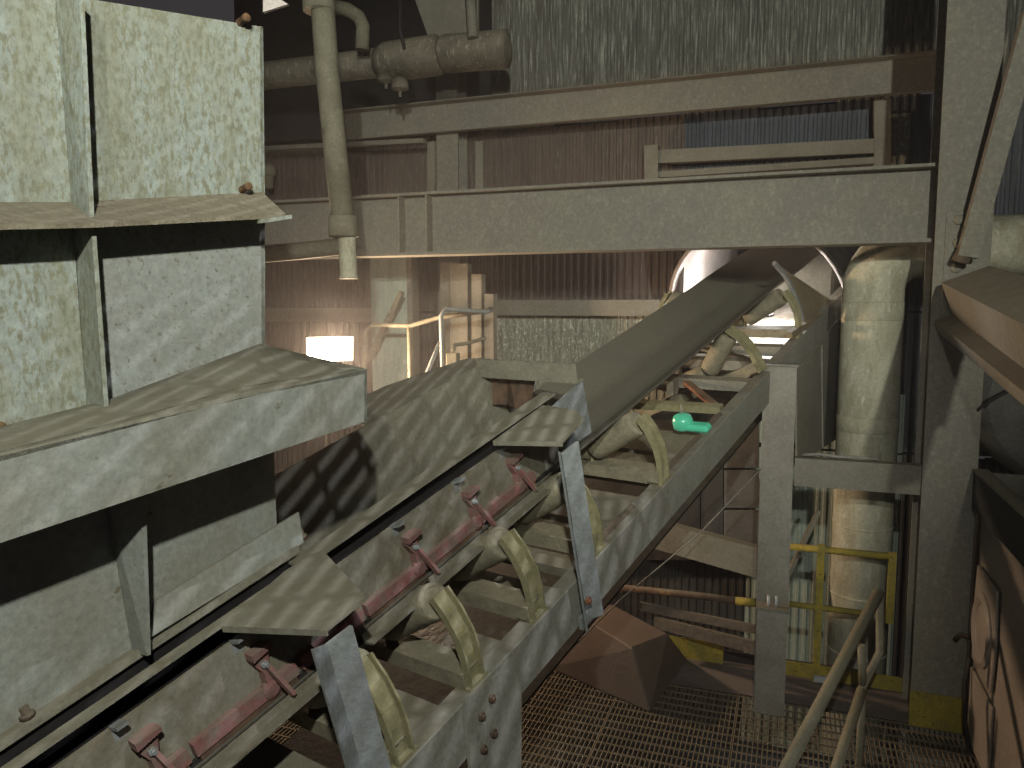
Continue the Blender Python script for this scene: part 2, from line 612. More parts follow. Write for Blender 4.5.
for nm, x0, y0, x1, y1, hh in (('rail', 650, 158, 892, 146, .13), ('rail', 650, 176, 892, 160, .06)):
    a, b_ = BV(x0, y0, 8.12), BV(x1, y1, 8.12)
    build(nm, MB().bar(a, b_, .12, hh, Z), M['steel'], fr)
for x in (652, 882):
    a, b_ = BV(x, 100 if x > 800 else 146, 8.1), BV(x, 200, 8.1)
    build('upright', MB().bar(a, b_, .14, .12, B), M['steel'], fr)
for x, y in ((432, 150), (480, 150)):
    a, b_ = BV(x, 142, 7.95), BV(x, 205, 7.95)
    o = build('wall_angle', MB().bar(a, b_, .09, .05, B), M['steel'])
    tag(o, 'short upright angle %s the upper wall column' % ('left of' if x < 450 else 'right of'), 'angle')
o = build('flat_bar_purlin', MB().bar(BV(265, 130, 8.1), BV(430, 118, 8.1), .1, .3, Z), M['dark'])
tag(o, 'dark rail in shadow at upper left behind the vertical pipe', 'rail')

# ================================================================== THE INCLINED CONVEYOR
TL = -1.26                                   # lateral position of the left stringer
fr = thing('belt_conveyor', 'inclined belt conveyor frame of two channel stringers with deck plates', 'conveyor', K(-1.2, -.63, -.23))


def chan(sign):
    d = -sign
    return [(0, 0), (d * .085, 0), (d * .085, -.012), (d * .012, -.016), (d * .012, -.214), (d * .085, -.218), (d * .085, -.23), (0, -.23)]


build('stringer', MB().profile(chan(1), K(-5.6, 0, 0), T, N, S * 8.6), M['stringer'], fr, bevel=.004)
build('stringer', MB().profile(chan(-1), K(-5.6, TL, 0), T, N, S * 8.6), M['stringer'], fr)
for a0, a1 in ((-5.5, -4.7), (-4.6, -4.2), (-4.03, -3.78), (-3.6, -3.36), (-3.14, -2.95), (-2.8, -2.42), (-2.34, -2.02), (-1.82, -1.52), (-1.44, -1.12)):
    dn = random.uniform(-.02, 0)
    mb = MB().profile([(0, 0), (a1 - a0, 0), (a1 - a0, -.05), (a1 - a0 - .006, -.05), (a1 - a0 - .006, -.006), (.006, -.006), (.006, -.05), (0, -.05)],
                      K(a0, -.087, -.035 + dn), S, N, T * (TL + .174))
    build('deck_plate', mb, M['skirt'], fr)
mb = MB().bar(K(-.80, -.09, -.005), K(-.86, TL + .09, -.005), .07, .05, N)
build('cross_angle', mb, M['yellow_dusty'], fr, label='rust-edged pale cross angle')
for a in (-.25, .18, .55):
    build('cross_member', MB().profile([(-.04, 0), (.04, 0), (.04, -.01), (-.03, -.01), (-.03, -.08), (-.04, -.08)], K(a, -.087, 0), S, N, T * (TL + .174)), M['stringer'], fr)
build('brace', MB().bar(K(-.75, -.1, -.05), K(-.3, -.55, -.03), .05, .03, N), M['rust'], fr, label='rusty diagonal strap')
build('brace', MB().bar(K(.55, -.85, -.03), K(.2, -.1, -.03), .06, .02, N), M['stringer'], fr)
# pans near the head, their white light put into the colour
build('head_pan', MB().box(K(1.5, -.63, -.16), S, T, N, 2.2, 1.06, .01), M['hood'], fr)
# joint plate and holes of the near support
jp = MB().prism([ST(462, 700, .004), ST(497, 672, .004), ST(517, 690, .004), ST(514, 790, .004), ST(470, 790, .004)], T * .014)
o = build('joint_plate', jp, M['stringer'], fr)
for px in ((491, 698), (481, 716), (493, 733), (483, 749)):
    p = ST(*px, .018)
    build('bolt', MB().lathe(p, T, [(.018, 0), (.018, .01), (.009, .012), (.009, .02)], 6), M['rust_dark'], o)
for a0, a1, dn in ((-2.68, -2.2, .012), (-1.75, -1.25, .012), (-1.2, -.9, .012)):
    mb = MB()
    n_ = 9
    rows = []
    for j in range(n_ + 1):
        q = j / n_
        a = a0 + (a1 - a0) * q
        h = .012 + .012 * math.sin(q * math.pi) * random.uniform(.5, 1.2)
        rows.append([K(a, -.083, .0), K(a, -.075, h), K(a, -.055, h), K(a, -.045, .0)])
    mb.grid(rows)
    mb.face((0, 1, 2, 3)); k = len(mb.v); mb.face((k - 1, k - 2, k - 3, k - 4))
    build('dust_ridge', mb, M['ore'], fr, kind='stuff')

# ---- belt
ROLLH = .215


def belt_profile(f, wing=.27):
    """f=1 full trough, 0 flat; returns (t, n) outline from left to right at the top"""
    c = -.63
    pts = []
    ang = math.radians(33) * f
    half = .15
    lift = ROLLH + (1 - f) * .12
    for k in range(7):
        q = k / 6
        pts.append((c - half - wing * (1 - q) * math.cos(ang), lift + wing * (1 - q) * math.sin(ang) + .012 * f * q * (1 - q)))
    for k in range(1, 4):
        pts.append((c - half + 2 * half * k / 4, lift))
    for k in range(7):
        q = k / 6
        pts.append((c + half + wing * q * math.cos(ang), lift + wing * q * math.sin(ang) + .012 * f * q * (1 - q)))
    return pts


mb = MB()
rows_t, rows_b = [], []
ss = [-5.6 + .2 * k for k in range(43)]
for a in ss:
    f = 1 if a < .9 else max(.25, 1 - (a - .9) / 2.2)
    pr = belt_profile(f, .27 if a > -2.3 else (.235 if a < -2.5 else .25))
    top = [K(a, p, q + .014) for p, q in pr]
    bot = [K(a, p, q) for p, q in pr]
    rows_t.append(top + bot[::-1] + [top[0]])
mb.grid(rows_t, True)
m_ = len(rows_t[0]) - 1
mb.face(range(m_)); k = len(mb.v) - len(rows_t[0]); mb.face(range(k + m_ - 1, k - 1, -1))
belt = thing('conveyor_belt', 'wide dusty rubber belt running uphill into the round hood', 'belt', K(-1.2, -.63, .2))
o = build('carrying_strand', mb, M['belt'], belt)
mo = o.modifiers.new('edge', 'EDGE_SPLIT'); mo.split_angle = math.radians(60)
build('return_strand', MB().box(K(-1.3, -.63, -.52), S, T, N, 8.4, .9, .014), M['rubber'], belt)
# head pulley
hp = thing('head_pulley', 'steel head pulley at the belt top inside the hood', 'pulley', K(2.95, -.63, -.2))
build('drum', MB().lathe(K(2.9, -1.1, -.1), T, [(.3, 0), (.36, .02), (.36, .9), (.3, .92), (.05, .93), (.05, 1.02)], 28), M['steel'], hp)

# ---- troughing idlers
ARM = [(-.045, 0), (-.040, .13), (-.050, .21), (-.085, .30), (-.135, .375)]


def band(mb, path, s0, s1, th):
    """strip of thickness th following path in the (t,n) plane, between s0 and s1"""
    out = []
    for i, (a, b_) in enumerate(path):
        p, q = path[max(i - 1, 0)], path[min(i + 1, len(path) - 1)]
        d = V((q[0] - p[0], q[1] - p[1])).normalized()
        out.append((a + d.y * th, b_ - d.x * th))
    poly = path + out[::-1]
    return mb.prism([K(s0, a, b_) - P0 for a, b_ in poly], S * (s1 - s0))


def make_idler(label):
    r = thing('troughing_idler', label, 'idler', P0, 'troughing idlers along the conveyor')
    OFF[r.as_pointer()] = V((0, 0, 0))

    def kk(s, t, n):
        return K(s, t, n) - P0
    base = MB().profile([(-.06, 0), (-.06, .075), (.05, .075), (.05, .067), (-.052, .067), (-.052, 0)],
                        kk(0, -.03, 0), S, N, T * (TL + .06))
    build('base_angle', base, M['roller'], r)
    for sg in (1, -1):
        def mir(mb):
            if sg < 0:
                # mirror across the belt's centre line
                c = K(0, -.63, 0) - P0
                for i, p in enumerate(mb.v):
                    dt = (p - c).dot(T)
                    mb.v[i] = p - T * (2 * dt)
            return mb
        arm = MB()
        band(arm, ARM, -.042, .042, .008)
        lip = [(a, b_) for a, b_ in ARM]
        for s0 in (-.046, .036):
            band(arm, ARM, s0, s0 + .01, .034)
        arm.box(kk(0, -.055, .006), S, T, N, .12, .09, .012)
        ab = build('end_bracket', mir(arm), M['yellow_dusty'], r, label='curved end bracket, dull yellow')
        inn = MB().prism([kk(-.03, -.47, .07), kk(.03, -.47, .07), kk(.02, -.47, .165), kk(-.02, -.47, .165)], T * .01)
        build('inner_bracket', mir(inn), M['yellow_dusty'], r)
        a, b_ = kk(0, -.45, .15), kk(0, -.142, .347)
        d = (b_ - a)
        L = d.length
        prof = [(.03, 0), (.070, .004)]
        for k in range(9):
            h = .02 + (L - .04) * k / 8
            prof += [(.074 + .003 * (k % 2), h)]
        prof += [(.070, L - .004), (.058, L), (.052, L - .012), (.018, L - .012), (.018, L + .012)]
        build('wing_roll', mir(MB().lathe(a, d, prof, 20)), M['roller'], r)
    build('centre_roll', MB().lathe(kk(0, -.79, .145), T, [(.02, 0), (.06, .002), (.066, .012), (.066, .308), (.06, .318), (.02, .32)], 18), M['roller'], r)
    return r


def copy_tree(o, parent=None):
    c = o.copy()
    COL.objects.link(c)
    if parent is not None:
        c.parent = parent
    for ch in [x for x in bpy.data.objects if x.parent == o]:
        copy_tree(ch, c)
    return c


idl = make_idler('x')
spots = [(-4.07, 'yellow-armed troughing idler half hidden behind the nearest lid post'),
         (-3.65, 'nearest troughing idler with its whole yellow arm and ribbed roll in view'),
         (-3.2, 'troughing idler just left of the second lid post, bright yellow arm'),
         (-2.66, 'troughing idler hidden behind the second lid post, only roll end showing'),
         (-1.88, 'troughing idler with tall dusty arm below the green plastic lamp'),
         (-.12, 'skewed troughing idler knocked askew beside the belt near the column'),
         (.80, 'topmost troughing idler at the hood mouth, pale yellow arm'),
         (-4.9, 'troughing idler at the lower edge of the view, mostly under the skirt')]
for i, (a, lab) in enumerate(spots):
    o = idl if i == 0 else copy_tree(idl)
    o.location = K(a, 0, 0)
    o['label'] = lab
    if 'skewed' in lab:
        q = Matrix.Rotation(math.radians(-10), 4, N) @ Matrix.Rotation(math.radians(-26), 4, S)
        piv = K(a, -.1, .02)
        o.matrix_world = Matrix.Translation(piv) @ q @ Matrix.Translation(K(a, 0, 0) - piv)
bpy.context.view_layer.update()

# ---- skirtboards along the belt
SK0, SK1 = -5.4, -2.38
sk = thing('skirtboard', 'near steel skirtboard leaning along the belt with red clamps on it', 'skirtboard', K(-3.8, -.3, .25))
build('skirt_plate', MB().profile([(-.345, .615), (-.333, .615), (-.31, .26), (-.322, .26)], K(SK0, 0, 0), T, N, S * (SK1 - SK0)), M['skirt'], sk)
build('dark_gap_strip', MB().profile([(-.43, .69), (-.42, .69), (-.42, .30), (-.43, .30)], K(SK0, 0, 0), T, N, S * (-4.0 - SK0)), M['rubber'], sk, label='black strip put in for the dark gap')  # black strips colour the gap dark where shade falls
build('dark_gap_strip', MB().profile([(-.40, .69), (-.39, .69), (-.36, .30), (-.37, .30)], K(-4.0, 0, 0), T, N, S * (SK1 + 4.0)), M['rubber'], sk, label='black strip put in for the dark gap')
build('top_strip', MB().profile([(-.355, .69), (-.315, .69), (-.315, .70), (-.355, .70)], K(SK0, 0, 0), T, N, S * (-4.05 - SK0)), M['lid'], sk)
build('top_strip', MB().profile([(-.405, .69), (-.325, .69), (-.325, .70), (-.405, .70)], K(-4.05, 0, 0), T, N, S * (SK1 + 4.05)), M['lid'], sk)
build('stiffener_bar', MB().bar(ST(120, 742, -.335), ST(520, 470, -.335), .012, .018, N), M['skirt'], sk)
build('rubber_strip', MB().profile([(-.318, .36), (-.305, .36), (-.285, .30), (-.30, .30)], K(SK0, 0, 0), T, N, S * (SK1 - SK0)), M['rubber'], sk)
SEG = [(-5.2, -4.62), (-4.6, -4.2), (-4.18, -3.88), (-3.86, -3.52), (-3.5, -3.12), (-3.1, -2.7)]
for a0, a1 in SEG:
    build('clamp_bar', MB().profile([(-.325, .42), (-.295, .42), (-.288, .375), (-.318, .375)], K(a0, 0, 0), T, N, S * (a1 - a0)), M['red'], sk, label='faded red clamp bar')
for a0, a1 in SEG:
    build('retainer_bar', MB().profile([(-.312, .372), (-.295, .372), (-.285, .33), (-.302, .33)], K(a0 + .01, 0, 0), T, N, S * (a1 - a0 - .02)), M['rust_dark'], sk)
for a0, a1 in ((-5.3, -4.93), (-4.86, -4.12), (-3.95, -3.62), (-3.57, -3.23), (-3.16, -2.71)):
    build('slider_rail', MB().profile([(-.245, .33), (-.19, .342), (-.19, .352), (-.237, .342), (-.240, .37), (-.248, .37)], K(a0, 0, 0), T, N, S * (a1 - a0)), M['skirt'], sk)
    build('rail_bracket', MB().bar(K((a0 + a1) / 2, -.235, .345), K((a0 + a1) / 2, -.315, .33), .03, .01, N), M['skirt'], sk)


fs = thing('far_skirtboard', 'far skirtboard plate catching grating stripes, rising above the belt', 'skirtboard', K(-3, -.95, .25))
build('skirt_plate', MB().prism([K(-5.4, -.94, .77), K(-3.1, -.94, .77), K(-2.08, -.94, .745), K(-1.95, -.94, .30), K(-5.4, -.94, .26)], T * -.012), M['lid'], fs)
build('cover_ledge', MB().prism([K(-3.08, -.945, .758), K(-2.08, -.945, .745), K(-2.1, -1.10, .75), K(-2.6, -1.30, .75), K(-3.08, -1.30, .758)], N * .012), M['lid'], fs)
build('ore_bed', MB().profile([(-.90, .39), (-.78, .31), (-.63, .28), (-.48, .30), (-.36, .36), (-.36, .325), (-.47, .25), (-.79, .25), (-.90, .325)],
                              K(-5.4, 0, 0), T, N, S * 3.1), M['ore'], fs, kind='stuff')

# end tie between the two skirtboards
tie = build('skirt_tie', MB().profile([(0, 0), (.07, 0), (.07, .008), (.008, .008), (.008, .11), (0, .11)], K(-2.2, -.96, .685), S, N, T * .66), M['lid'])
tag(tie, 'pale cross tie bridging the two skirtboards at the uphill end', 'beam')
o = build('end_curtain', MB().grid([[K(-2.1 + .02 * math.sin(k), -.93 + .1 * k, .70) for k in range(4)], [K(-2.16 + .03 * math.sin(k * 2), -.93 + .09 * k, .5) for k in range(4)]])
          .grid([[K(-2.09 + .02 * math.sin(k), -.93 + .1 * k, .70) for k in range(4)], [K(-2.15 + .03 * math.sin(k * 2), -.93 + .09 * k, .5) for k in range(4)]]), M['rust_dark'])
tag(o, 'torn rusty end curtain hanging under the skirt tie', 'curtain')

# lids over the near side, carried by angle posts
def lid(px, label):
    ps = [SN(x, y, .70) for x, y in px]
    r = thing('roof_plate', label, 'lid', ps[0], 'skirt lids on posts')
    build('lid_plate', MB().prism(ps, N * .01), M['lid'], r)
    # down-turned lip at the front edge
    a, b_ = ps[0], ps[1]
    build('front_lip', MB().prism([a, b_, b_ - N * .012, a - N * .012], S * .006), M['lid'], r)
    return r


lid([(222, 629), (326, 633), (367, 600), (322, 551), (286, 573)], 'nearest flat lid plate projecting over the lid post at lower left')
lid([(493, 443), (562, 444), (584, 422), (577, 412), (543, 407)], 'second flat lid plate, striped with light, at picture centre')
# uphill end of the skirt: gusseted end plate
o = build('skirt_end_plate', MB().prism([ST(545, 412, -.315), ST(581, 380, -.315), ST(590, 432, -.315), ST(562, 452, -.315)], T * .01), M['galv'])
tag(o, 'pale end plate of the near skirt right above the second lid', 'plate')


def post(sc_, label, lean=0.0):
    r = thing('lid_post', label, 'post', K(sc_, .02, -.22), 'angle posts carrying the skirt lids')
    prof = [(-.085, 0), (0, .05), (.085, 0), (.085, .012), (0, .062), (-.085, .012)]
    # the angle's ridge faces outward; legs taper to a notch under the lid
    mb = MB()
    o_ = K(sc_, .008, -.22)
    ax = (S * 1)
    top = [.69, .60, .69]
    for (a0, b0, a1, b1, h0, h1) in ((-.08, .05, 0, .0, .695, .64), (0, .0, .07, .05, .64, .675)):
        q = [o_ + S * a0 + T * b0, o_ + S * a1 + T * b1, o_ + S * a1 + T * b1 + N * (h1 + .22), o_ + S * a0 + T * b0 + N * (h0 + .22)]
        mb.prism(q, T * .012)
    build('angle', mb, M['galv'], r)
    build('foot_clip', MB().box(K(sc_ + .02, .02, -.20), S, T, N, .16, .02, .06), M['galv'], r)
    build('bolt', MB().lathe(K(sc_ - .03, .055, -.08), T, [(.022, 0), (.022, .012), (.01, .014), (.01, .024)], 6), M['rust'], r)
    return r


post(-4.27, 'nearest galvanised angle post under the big lid at the bottom edge')
post(-2.9, 'taller galvanised angle post at picture centre bolted to the stringer')

# skirt clamps
def clamp():
    r = thing('skirt_clamp', 'x', 'clamp', P0, 'red skirt clamps along the skirtboard')
    OFF[r.as_pointer()] = V((0, 0, 0))

    def kk(s, t, n):
        return K(s, t, n) - P0
    hook = MB().profile([(-.330, .44), (-.330, .61), (-.285, .625), (-.285, .635), (-.338, .622), (-.338, .44)], kk(-.064, 0, 0), T, N, S * .034)
    build('hook', hook, M['galv'], r, label='bare steel hook')
    body = MB().prism([kk(-.03, -.335, .555), kk(.032, -.335, .555), kk(.032, -.335, .52), kk(.014, -.325, .47), kk(.02, -.315, .39), kk(-.016, -.315, .39),
                       kk(-.010, -.325, .47), kk(-.034, -.335, .52)], T * .035)
    cb_ = build('clamp_body', body, M['red'], r)
    build('pressure_pad', MB().lathe(kk(0, -.315, .40), T, [(.022, 0), (.034, .006), (.034, .03), (.022, .036)], 12), M['red'], cb_)
    hd = MB().bar(kk(.0, -.295, .51), kk(.03, -.225, .375), .022, .014, S)
    build('swing_arm', hd, M['red'], r)
    build('wedge', MB().profile([(-.04, .535), (.04, .545), (.04, .558), (-.04, .562)], kk(0, -.315, 0), S, N, T * .04), M['red'], r)
    build('bolt', MB().lathe(kk(.0, -.30, .50), T, [(.014, 0), (.014, .02), (.008, .02), (.008, .03)], 6), M['galv'], cb_)
    return r


cl = clamp()
cs = [(-4.71, 'skirt clamp at the lower left, dusty, almost colourless'), (-4.31, 'skirt clamp under the nearest lid, dull pink arm'),
      (-3.56, 'first red skirt clamp uphill of the nearest lid, dusty head'), (-3.17, 'brightest red skirt clamp, second uphill of the nearest lid'),
      (-2.83, 'red skirt clamp farthest uphill, in the shade of the second lid')]
for i, (a, lab) in enumerate(cs):
    o = cl if i == 0 else copy_tree(cl)
    o.location = K(a, 0, 0)
    o['label'] = lab

# ---- green lamp hung from the cross angle
gp = SN(690, 422, .06)
gr = thing('green_lamp', 'small glowing green plastic lamp hung beside the right stringer', 'lamp', gp)
build('lens', MB().lathe(gp - N * .05 - T * .05, N, [(.05, 0), (.062, .012), (.066, .06), (.055, .085), (.03, .10), (.012, .104)], 18), M['green'], gr)
build('tray', MB().box(gp + T * .02 - N * .03, S, T, N, .09, .22, .05), M['green'], gr, bevel=.018)
build('hanger', MB().tube([gp + N * .04 - T * .05, gp + N * .12 - T * .05], .005, 6), M['cable'], gr)

# ---- small rusty fittings among the idlers
for px, sz, mt, lab in (((672, 388), (.10, .05, .10), 'steel', 'small upright steel lug among the cross angles'),
                        ((650, 372), (.14, .12, .06), 'rust', 'rusty block left under the belt edge')):
    c = SN(*px, .03)
    o = build('fitting', MB().prism([c - S * sz[0] / 2 - T * sz[1] / 2 - N * .04, c + S * sz[0] / 2 - T * sz[1] / 2 - N * .04, c + S * sz[0] / 2 + T * sz[1] / 2 - N * .04,
                                     c - S * sz[0] / 2 + T * sz[1] / 2 - N * .04], N * sz[2] + S * .03), M[mt])
    tag(o, lab, 'fitting')

# ---- head: box side, round hood, liner
hd = thing('head_chute', 'boxed steel head chute side right of the support column', 'chute', K(.8, 0, -1.0))
sd = [ST(797, 372, .03), ST(838, 320, .03), ST(838, 438, .03), ST(797, 466, .03)]
build('side_plate', MB().prism(sd, T * -.015), M['steel'], hd)
build('end_plate', MB().prism([sd[1], sd[2], sd[2] - T * .5 + S * .25, sd[1] - T * .5 + S * .25], S * .012), M['steel'], hd)
build('fold', MB().bar(ST(822, 345, .038), ST(823, 448, .038), .02, .012, T), M['steel'], hd)

hood = thing('hood', 'round arched hood over the belt head, coloured white for the light inside', 'hood', K(2, -.63, -.2))
hc_t, hc_n, R_ = -.77, -.11, .90


def arch(s0, s1, a0, a1, r, th, n=26):
    mb = MB()
    rows = []
    for s_ in (s0, s1):
        rows.append((s_, [math.radians(a0 + (a1 - a0) * k / n) for k in range(n + 1)]))
    outer = [[K(s_, hc_t + (r + th) * math.cos(a), hc_n + (r + th) * math.sin(a)) for a in aa] for s_, aa in rows]
    inner = [[K(s_, hc_t + r * math.cos(a), hc_n + r * math.sin(a)) for a in aa] for s_, aa in rows]
    mb.grid([inner[0], inner[1], outer[1], outer[0], inner[0]], True)
    mb.face((0, n + 1, 2 * (n + 1), 3 * (n + 1))); mb.face((n, 2 * n + 1, 3 * n + 2, 4 * n + 3))
    return mb


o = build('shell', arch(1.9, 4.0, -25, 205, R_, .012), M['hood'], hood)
o.modifiers.new('edge', 'EDGE_SPLIT').split_angle = math.radians(50)
build('mouth_ring', arch(1.88, 1.93, -22, 202, R_ - .03, .03), M['hood'], hood)
build('back_plate', MB().prism([K(4.0, hc_t + R_ * math.cos(math.radians(a)), hc_n + R_ * math.sin(math.radians(a))) for a in range(-25, 206, 10)], S * .012), M['dark'], hood)
ln_ = thing('liner_plate', 'tan curved liner plate with thick pale edge below the hood', 'plate', ST(790, 330, -.02))
a0 = [(774, 263), (784, 274), (793, 290), (800, 309), (805, 332)]
mb = MB()
mb.grid([[ST(x, y, -.18 + .03 * i) for i, (x, y) in enumerate(a0)], [ST(x, y, -.04) for x, y in ((838, 306), (838, 309), (838, 312), (838, 316), (838, 322))]])
mb.grid([[ST(x, y, -.18 + .03 * i) + T * .012 for i, (x, y) in enumerate(a0)], [ST(x, y, -.04) + T * .012 for x, y in ((838, 306), (838, 309), (838, 312), (838, 316), (838, 322))]])
build('liner', mb, M['tan'], ln_)
mb = MB()
for (p, q) in zip(a0, a0[1:]):
    i = a0.index(p)
    mb.bar(ST(*p, -.17 + .03 * i), ST(*q, -.14 + .03 * i), .03, .03, T)
build('edge_strip', mb, M['galv'], ln_)
build('bottom_rail', MB().bar(ST(789, 335, -.03), ST(842, 302, -.03), .05, .05, N), M['tan'], ln_)

# unseen lamps added to light the hood white, hidden by belt and girder
for p, e, lab in ((K(2.5, -1.42, -.12), 13, 'added unseen lamp inside the hood left of the belt'), (K(1.45, -.48, .04), 40, 'added unseen lamp under the belt at the hood mouth')):
    r = thing('added_hood_lamp', lab, 'lamp', p, 'added hood lamps')
    build('base', MB().lathe(p - N * .06, N, [(.05, 0), (.05, .02), (.03, .03)], 12), M['dark'], r)
    build('globe', MB().lathe(p - N * .03, N, [(.03, 0), (.035, .02), (.02, .045), (.004, .05)], 12), M['bulb'], r)
    lamp('hood_fill_light', 'POINT', p + N * .07, e, (1, .97, .95), .03)

# ---- supports
c1 = hcolumn('conveyor_support', 'rusty-streaked steel support column under the conveyor stringer', -.19, .04, 5.98, 6.18, 0, 2.60, M['support'], .014, .01)
build('cap_plate', MB().box(W(-.07, 6.08, 2.61), G, B, Z, .25, .22, .016), M['steel'], c1)
pb = thing('stub_post', 'short boxed steel post with broken top, in front of the support column', 'post', FZ(776, 700))
a = W(-.07, 5.875, 0)
build('box', MB().box(a + Z * .40, G, B, Z, .215, .12, .80), M['support'], pb)
build('top_lip', MB().box(a + Z * .81, G, B, Z, .235, .14, .02), M['steel'], pb)
for d in (-.03, .025):
    build('stud', MB().tube([a + G * d + Z * .81, a + G * d + Z * .90], .012, 8), M['white'], pb)
leg = thing('support_leg', 'flat faced channel leg under the stringer at the bottom edge', 'column', K(-3.55, 0, -1))
tp = K(-3.5, -.005, -.15)
build('leg_channel', MB().box(V((tp.x, tp.y, tp.z / 2)) + V((0, 0, 0)), (S - Z * S.z).normalized(), T, Z, .17, .016, tp.z)
      .box(V((tp.x, tp.y, tp.z / 2)) - T * .05 + (S - Z * S.z).normalized() * .077, (S - Z * S.z).normalized(), T, Z, .014, .09, tp.z), M['stringer'], leg)
hb = build('horizontal_strut', MB().profile([(0, 0), (.1, 0), (.1, .012), (.012, .012), (.012, .20), (.1, .20), (.1, .212), (0, .212)], W(.05, 6.07, 1.70), B, Z, G * .85), M['steel'])
tag(hb, 'horizontal channel strut joining the support column and the tall column', 'beam')
# hoses lying on the strut
hs = build('hose', MB().tube([W(.1, 6.12, 1.93), W(.22, 6.11, 1.945), W(.35, 6.13, 1.93), W(.5, 6.11, 1.94), W(.62, 6.13, 1.93)], .012, 8), M['cable'])
tag(hs, 'grey hose lying along the horizontal strut', 'hose')
# sloping brace under the conveyor
a0, a1 = on(644, 530, (0, 6.5, 0), V((0, 1, 0))), on(782, 568, (0, 5.85, 0), V((0, 1, 0)))
o = build('sloping_brace', MB().bar(a0 - (a1 - a0).normalized() * .3, a1, .1, .24, Z), M['steel'])
tag(o, 'deep sloping brace running left from the support column below the stringer', 'brace')
for k, (x0, y0, x1, y1, Y0, Y1, lab) in enumerate(((700, 500, 788, 478, 7.3, 6.6, 'dark sloping plank'), (715, 585, 812, 505, 6.9, 7.2, 'plank'))):
    pass
o = build('diagonal_brace', MB().bar(on(783, 585, (0, 6.4, 0), V((0, 1, 0))), on(818, 512, (0, 6.7, 0), V((0, 1, 0))), .09, .03, V((1, 0, 0))), M['steel'])
tag(o, 'grey diagonal flat brace rising right of the support column', 'brace')

# ================================================================== LEFT CHUTE
ch = thing('loading_chute', 'big pale steel loading chute filling the left, ribbed with shelf and fins', 'chute', K(-4.2, -.7, .72))
CT = -.45


def plate_on(px, t, th=.012):
    return MB().prism([ST(x, y, t) for x, y in px], T * -th)


build('upper_panel', plate_on([(70, -18), (84, -2), (263, 27), (265, 206), (74, 214)], CT), M['chute'], ch)
build('upper_panel', plate_on([(-70, -60), (68, -20), (72, 214), (-80, 218)], CT), M['chute'], ch)
build('lower_panel', plate_on([(74, 214), (265, 206), (265, 372), (90, 425)], CT), M['chute_mid'], ch)
build('lower_panel', plate_on([(-80, 218), (72, 214), (88, 426), (-90, 480)], CT), M['chute'], ch)
# solid behind: end wall and top lip
e0 = [ST(263, 27, CT), ST(265, 372, CT)]
build('end_wall', MB().prism([e0[0], e0[1], e0[1] - T * .8, e0[0] - T * .8], (S - Z * S.z).normalized() * -.012), M['chute'], ch)
# sloping shelf stiffener and its angle end
sh_r = [ST(-80, 202, CT), ST(70, 202, CT), ST(262, 192, CT)]
sh_t = [ST(-80, 226, CT + .16), ST(92, 223, CT + .16), ST(286, 214, CT + .16)]
mb = MB()
mb.grid([sh_r, sh_t])
mb.grid([[p - Z * .012 for p in sh_r], [p - Z * .012 for p in sh_t]])
mb.grid([sh_t, [p - Z * .012 for p in sh_t]])
mb.grid([[sh_r[2], sh_t[2]], [sh_r[2] - Z * .012, sh_t[2] - Z * .012]])
build('shelf_stiffener', mb, M['shelf_dust'], ch)
build('shelf_lip', MB().bar(ST(262, 221, CT + .17), ST(287, 217, CT + .17), .05, .012, Z), M['chute'], ch)
# fins, standing out square from the plate
build('fin', MB().prism([ST(54, -14, CT), ST(72, 214, CT), ST(90, 224, CT + .12), ST(79, -14, CT + .12)], (S - Z * S.z).normalized() * .012), M['chute'], ch)
build('fin', MB().prism([ST(74, 222, CT), ST(88, 430, CT), ST(106, 430, CT + .12), ST(91, 226, CT + .12)], (S - Z * S.z).normalized() * .012), M['chute'], ch)
# bent flange strip along the foot of the lower panels
for px in ((243, 22), (245, 190), (247, 376), (-2, 430)):
    p = ST(*px, CT + .02)
    build('pin', MB().lathe(p - T * .03, T + Z * .2, [(.010, 0), (.012, .01), (.011, .04), (.014, .042), (.013, .055), (.006, .058)], 9), M['rust_pin'], ch, label='rusty pin')
# lower skirt of the chute under the beam
build('foot_panel', plate_on([(148, 470), (273, 430), (277, 532), (155, 610), (150, 640)], CT), M['chute_low'], ch)
build('foot_panel', plate_on([(-60, 545), (146, 470), (148, 642), (-70, 780)], CT), M['chute_low'], ch)
build('foot_flare', MB().prism([ST(155, 600, CT + .005), ST(297, 512, CT + .005), ST(302, 542, CT + .03), ST(150, 636, CT + .03)], T * .01), M['chute_low'], ch)
build('foot_fin', MB().prism([ST(100, 470, CT), ST(132, 652, CT), ST(147, 656, CT + .1), ST(141, 480, CT + .16)], (S - Z * S.z).normalized() * .012), M['chute_low'], ch)
build('foot_flange', MB().profile([(CT - .02, .715), (CT + .055, .715), (CT + .055, .727), (CT - .02, .727)], K(-5.5, 0, 0), T, N, S * 1.5), M['lid'], ch)
build('edge_rib', MB().profile([(CT + .043, .727), (CT + .055, .727), (CT + .055, .738), (CT + .043, .738)], K(-5.5, 0, 0), T, N, S * 1.5), M['lid'], ch)
for px in ((28, 716), (186, 613), (303, 538)):
    p = ST(*px, CT + .01)
    k_ = kco(p)
    build('flange_bolt', MB().lathe(K(k_[0], CT + .005, .727), N, [(.02, 0), (.02, .012), (.012, .014), (.012, .035)], 8), M['rust_dark'], ch)
build('back_wall', MB().prism([ST(-80, 80, -1.25), ST(215, 80, -1.25), ST(215, 400, -1.25), ST(-80, 460, -1.25)], T * .012), M['chute_low'], ch)

